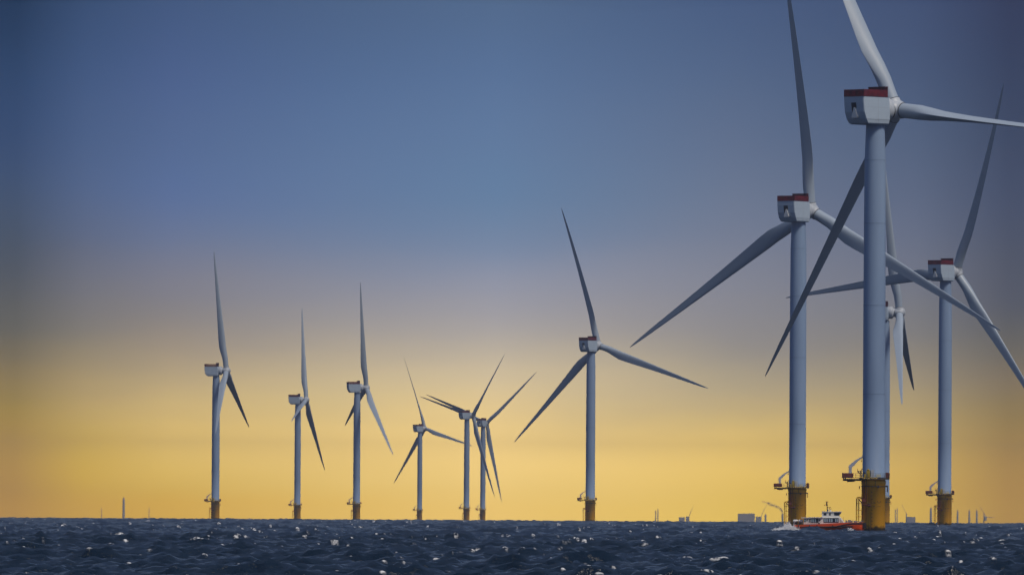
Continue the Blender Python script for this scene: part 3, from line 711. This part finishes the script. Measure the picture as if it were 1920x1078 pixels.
    b.tube([def_(965, 235), def_(962, 165)], [.26, .16], 8)
    for (x0, y0, x1, y1, r_) in ((936, 156, 965, 170, .06), (965, 170, 1005, 156, .06), (915, 232, 962, 190, .035), (915, 232, 962, 232, .035), (1000, 296, 1062, 300, .05), (970, 270, 1040, 268, .06), (1030, 300, 1020, 350, .08)):
        b.tube([def_(x0, y0), def_(x1, y1)], r_, 6)
    b.tube([def_(938, 156, -.8), def_(938, 156, .8)], .05, 5); b.box(.1, .6, -.5, .5, B(0, 276)[1], B(0, 262)[1])
    b.tube([def_(872, 366, -1.8), def_(870, 330, -1.8)], .03, 4); b.tube([def_(1300, 570, -1.5), def_(1296, 460, -1.5)], .035, 4)
    ms = ob('mast', b.mesh('mast', M_blk), t)
    b = MB(); b.lathe([(.09, -.12), (.13, 0), (.09, .12)], 8, def_(920, 228)); ob('lamp', b.mesh('lamp', mat('red_lamp', (.5, .05, .02), .4)), ms)
    b = MB(); b.tube([def_(1000, 318, -.7), def_(1000, 318, .7)], .13, 8); b.lathe([(.3, 0), (.32, .2), (.05, .4)], 12, def_(1035, 352)); b.tube([def_(990, 352), def_(990, 320)], .1, 6); ob('radar', b.mesh('radar', M_bw), ms)
    # life rafts on the after deck
    for xc in (343, 450):
        b = MB(); c = B(xc, 552)
        prof = [(.05, -.72), (.34, -.66), (.42, -.45), (.42, .45), (.34, .66), (.05, .72)]
        b.lathe(prof, 14, (c[0], -1.6, c[1] + .12), Matrix.Rotation(R_(90), 4, 'Y'))
        r_ = ob('life_raft', b.mesh('life_raft', M_bw), t)
        b = MB(); b.box(c[0] - .6, c[0] + .65, -2.1, -1.1, c[1] - .75, c[1] - .22); b.box(c[0] + .3, c[0] + .7, -2.2, -1.9, c[1] - .5, c[1] + .1); ob('cradle', b.mesh('cradle', M_blk), r_)
    # rails and gear on the foredeck
    b = MB(); g = random.Random(3)
    for sy in (-1, 1):
        for (xa, xb, yt) in ((1325, 1690, 538), (500, 850, 560)):
            n = 9
            for k in range(n + 1):
                xx = B(xa + (xb - xa) * k / n, 0)[0]; zz = B(0, 578 if xa > 1000 else 610)[1]; b.tube([(xx, sy * 3.0, zz), (xx, sy * 3.0, B(0, yt)[1])], .028, 4)
            for f_ in (0, .5): b.tube([(B(xa, 0)[0], sy * 3.0, B(0, yt + f_ * 35)[1]), (B(xb, 0)[0], sy * 3.0, B(0, yt + f_ * 35)[1])], .024, 4)
    ob('railing', b.mesh('railing', M_grey), t)
    b = MB()
    for (x0, x1, y0, y1, yy) in ((1340, 1372, 530, 578, -1), (1385, 1440, 520, 578, .3), (1445, 1478, 535, 578, -.8), (1500, 1540, 540, 578, .2), (1545, 1580, 548, 578, -1)):
        a, c = B(x0, y1), B(x1, y0); b.box(a[0], c[0], yy - .8, yy + .5, a[1], c[1])
    b.tube([(B(1600, 0)[0], -1.5, 1.95), (B(1670, 0)[0], -1.5, 2.1)], .22, 8)
    ob('deck_gear', bevel(b.mesh('deck_gear', M_grey), .05, 1), t)
    return t
boat()

# spray thrown up at the boat's stern: thousands of droplets
def spray():
    g = np.random.default_rng(9); n = 34000
    p = P(1488, 996, 2925.0); x0, y0 = p.x, 2925.0; z0 = drop(x0, y0)
    u = g.random(n) ** 1.1
    x = x0 + 1.0 - u * 6.3 + g.normal(size=n) * .5
    top = np.interp(u, [0, .12, .35, .6, 1], [.7, 1.9, 2.5, 1.6, .6])
    lump = .55 + .45 * np.sin(x * 3.1 + 1.0) * np.sin(x * 1.37 + .4)
    z = z0 - .1 + np.abs(g.normal(size=n)) * top * .42 * (.5 + .5 * lump)
    y = y0 - 1.0 + g.normal(size=n) * (1.2 + 1.6 * u)
    r = g.uniform(.025, .085, n) * (1.25 - .4 * u)
    base = np.array([(1, 0, 0), (-1, 0, 0), (0, 1, 0), (0, -1, 0), (0, 0, 1), (0, 0, -1)], dtype=np.float32)
    f = np.array([(0, 2, 4), (2, 1, 4), (1, 3, 4), (3, 0, 4), (2, 0, 5), (1, 2, 5), (3, 1, 5), (0, 3, 5)])
    vs = (np.stack([x - x0, y - y0, z - z0], 1)[:, None, :] + base[None] * r[:, None, None]).reshape(-1, 3)
    fs = (f[None] + (np.arange(n) * 6)[:, None, None]).reshape(-1, 3)
    me = bpy.data.meshes.new('spray'); me.from_pydata(vs.tolist(), [], fs.tolist()); me.materials.append(mat('white_water', (.8, .82, .85), .8)); me.update()
    o = ob('spray', me); o.location = (x0, y0, z0); tag(o, 'white spray thrown up behind the stern of the crew boat', 'spray', kind='stuff')
spray()

# ------------------------------------------------------------------ the far shore, tens of kilometres off, deep in the haze
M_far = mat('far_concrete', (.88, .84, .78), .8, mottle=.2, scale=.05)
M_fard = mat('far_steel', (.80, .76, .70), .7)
DF = 34500.0
def fp(px, py, D=DF): return P(px, py, D)
def gz(px, D=DF):
    p = P(px, 970, D); return drop(p.x, p.y)
def far_tower(px, top, wpx, label, taper=.85, group=None, D=DF, twin=0):
    p = fp(px, top, D); z0 = drop(p.x, p.y); h = p.z - z0; r = wpx / 2 * D / FPX
    t = thing('far_tower', (p.x, p.y, z0), label, 'tower', group)
    b = MB()
    if twin:
        d = twin / 2 * D / FPX
        for s in (-1, 1):
            b.lathe([(r, 0), (r * taper, h * (1 if s > 0 else .97))], 10, (s * d, 0, 0))
        b.mesh
        for k in range(1, 6): b.box(-d, d, -r * .6, r * .6, h * k / 6 - 1, h * k / 6 + 1)
    else:
        b.lathe([(r, 0), (r, h * .3), (r * taper, h * .985), (r * taper * .9, h)], 14)
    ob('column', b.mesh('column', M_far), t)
    b = MB(); b.lathe([(r * .5, 0), (r * .5, 2), (r * .1, 5)], 8, (twin / 2 * D / FPX if twin else 0, 0, h)); ob('beacon', b.mesh('beacon', M_fard), t)
    return t
G = 'faint slender structures on the horizon'
far_tower(190.5, 953.5, 1.5, 'faint thin mast, leftmost on the horizon', .7, G)
far_tower(232, 934.5, 5, 'faint broad pale tower at the far left, tallest on the horizon', .8, G)
far_tower(279.5, 953, 1.8, 'faint thin mast just right of the broad pale tower at far left', .7, G)
far_tower(1231.5, 955, 2.2, 'faint pair of slim legs on the horizon right of the lone centre turbine', .8, G, twin=4.5)
far_tower(1435.5, 965, 4, 'faint short tower between the far storage block and the smoking chimney', .9, G)
far_tower(1680.5, 953, 1.8, 'faint twin-legged tower on the horizon just right of the nearest turbine', .9, G, twin=3.5)
far_tower(1745.5, 953.5, 5.0, 'faint broad tower on the horizon just left of the rightmost turbine', .75, G)
far_tower(1795.5, 958, 4.0, 'faint tower on the horizon just right of the rightmost turbine foot', .75, G)
far_tower(1817.5, 957.5, 4.0, 'faint tower on the right horizon, left one of the close pair beside the last crane', .75, G)
far_tower(1831.5, 957.5, 4.0, 'faint tower on the right horizon, right one of the close pair beside the last crane', .75, G)
def far_crane(px, boom_from, boom_to, body, label, arm=None):
    D = DF; k = D / FPX; base = fp(px, 975); z0 = drop(base.x, base.y)
    t = thing('harbour_crane', (base.x, base.y, z0), label, 'crane', 'faint harbour cranes on the horizon')
    def lp(x, y):
        q = fp(x, y); return (q.x - base.x, 0, q.z - z0)
    b = MB(); b.tube([(0, 0, 0), lp(*boom_from)], 1.6 * k * .6, 6)
    q = lp(*boom_from); b.tube([(q[0] - 3 * k * .6, 8, 0), q], .9 * k * .6, 5)
    ob('mast', b.mesh('mast', M_fard), t)
    b = MB(); b.tube([lp(*boom_from), lp(*boom_to)], [.9 * k * .6, .5 * k * .6], 6); ob('boom', b.mesh('boom', M_fard), t)
    b = MB()
    for (x0, x1, yt) in body:
        a, c = lp(x0, yt), lp(x1, yt); b.box(a[0], c[0], -10, 10, (c[2] - 14) if arm else 0, c[2])
    if arm:
        for (x0, y0, x1, y1) in arm: b.tube([lp(x0, y0), lp(x1, y1)], .7 * k * .6, 5)
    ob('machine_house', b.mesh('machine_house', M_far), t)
far_crane(1291, (1291.5, 968), (1300.5, 947), [(1273, 1284, 969), (1286, 1292.5, 968)], 'faint crane with its boom leaning right, midway between two turbines on the horizon')
far_crane(1427, (1427, 967), (1437.5, 946), [(1417, 1427.5, 968)], 'faint crane with leaning boom against the right side of the far storage block')
far_crane(1700, (1699.5, 962), (1691, 946), [(1700, 1716, 968.5)], 'faint crane with boom raised left, between the nearest and the rightmost turbine')
far_crane(1845, (1845, 962), (1836.5, 947), [(1846, 1850, 968)], 'faint crane with boom raised left, rightmost thing on the horizon', arm=[(1845, 969, 1866, 970), (1845, 962, 1850, 969)])
def block():
    D = DF; a = fp(1383.5, 962.5); c = fp(1415, 962.5); z0 = drop(a.x, a.y); h = a.z - z0; w_ = c.x - a.x
    t = thing('storage_block', ((a.x + c.x) / 2, D, z0), 'faint grey flat-topped block on the horizon left of the second tallest turbine', 'building')
    b = MB(); b.box(-w_ / 2, w_ / 2, -15, 15, 0, h)
    for k in range(10): b.box(-w_ / 2 + w_ * k / 10 + .6, -w_ / 2 + w_ * k / 10 + 1.6, -15.6, -15, 0, h - 1)
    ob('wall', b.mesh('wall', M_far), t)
    b = MB()
    for k in range(8): b.box(-w_ / 2 + w_ * (k + .15) / 8, -w_ / 2 + w_ * (k + .75) / 8, -8, 8, h, h + (2.2 if k in (5, 6) else .9))
    ob('roof_unit', b.mesh('roof_unit', M_fard), t)
block()
def chimney():
    p = fp(1467.3, 962); z0 = drop(p.x, p.y); h = p.z - z0; k = DF / FPX
    t = thing('chimney', (p.x, p.y, z0), 'faint grey factory chimney giving off smoke, just left of the second tallest turbine', 'chimney')
    b = MB(); b.lathe([(2.2 * k, 0), (1.7 * k, h)], 14); ob('stack', b.mesh('stack', M_far), t)
    b = MB(); b.lathe([(1.8 * k, h - 3), (1.85 * k, h - 1), (1.7 * k, h + .5)], 14); ob('rim', b.mesh('rim', M_fard), t)
    # smoke: bends over and drifts left
    g = np.random.default_rng(3); vs = []; fs = []
    path = [(1467.3, 961, 2.0), (1466.5, 957, 2.4), (1464, 953.5, 2.8), (1459, 950.5, 3.0), (1453, 948.5, 3.0), (1447, 945.5, 3.4), (1441, 943, 3.2), (1435, 941.5, 2.6), (1428, 940, 1.8)]
    bm = bmesh.new()
    for i in range(len(path) - 1):
        for q in range(5):
            f = q / 5; x = path[i][0] * (1 - f) + path[i + 1][0] * f; y = path[i][1] * (1 - f) + path[i + 1][1] * f; r = path[i][2] * (1 - f) + path[i + 1][2] * f
            c = fp(x + g.normal() * .35 * r * .5, y + g.normal() * .35 * r * .5)
            Mx = Matrix.Translation((c.x - p.x, c.y - p.y + g.normal() * 3, c.z - z0)) @ Matrix.Scale(r * k * g.uniform(.6, .95) * 1.0, 4)
            bmesh.ops.create_icosphere(bm, subdivisions=2, radius=1, matrix=Mx)
    for v in bm.verts: v.co += Vector(g.normal(size=3) * .25)
    for f in bm.faces: f.smooth = True
    me = bpy.data.meshes.new('smoke'); bm.to_mesh(me); bm.free()
    M = bpy.data.materials.new('thin_smoke'); M.use_nodes = True; tn = M.node_tree; b_ = tn.nodes['Principled BSDF']
    b_.inputs['Base Color'].default_value = (.8, .78, .72, 1); b_.inputs['Roughness'].default_value = 1; b_.inputs['Alpha'].default_value = .11
    me.materials.append(M)
    o = ob('smoke', me); o.location = (p.x, p.y, z0); tag(o, 'thin smoke drifting left from the far chimney', 'smoke', kind='stuff')
chimney()

# ------------------------------------------------------------------ the air itself
def haze():
    b = MB(); b.box(-37000, 37000, -37000, 37000, -120, 245)
    M = bpy.data.materials.new('haze'); M.use_nodes = True; t = M.node_tree
    t.nodes.remove(t.nodes['Principled BSDF']); v = t.nodes.new('ShaderNodeVolumePrincipled')
    v.inputs['Color'].default_value = (.88, .87, .88, 1); v.inputs['Density'].default_value = 4.7e-5; v.inputs['Anisotropy'].default_value = .8
    t.links.new(v.outputs[0], t.nodes['Material Output'].inputs['Volume'])
    o = ob('haze', b.mesh('haze', M)); tag(o, 'thin pale sea haze fading the far turbines and shore', 'haze', kind='stuff')
haze()
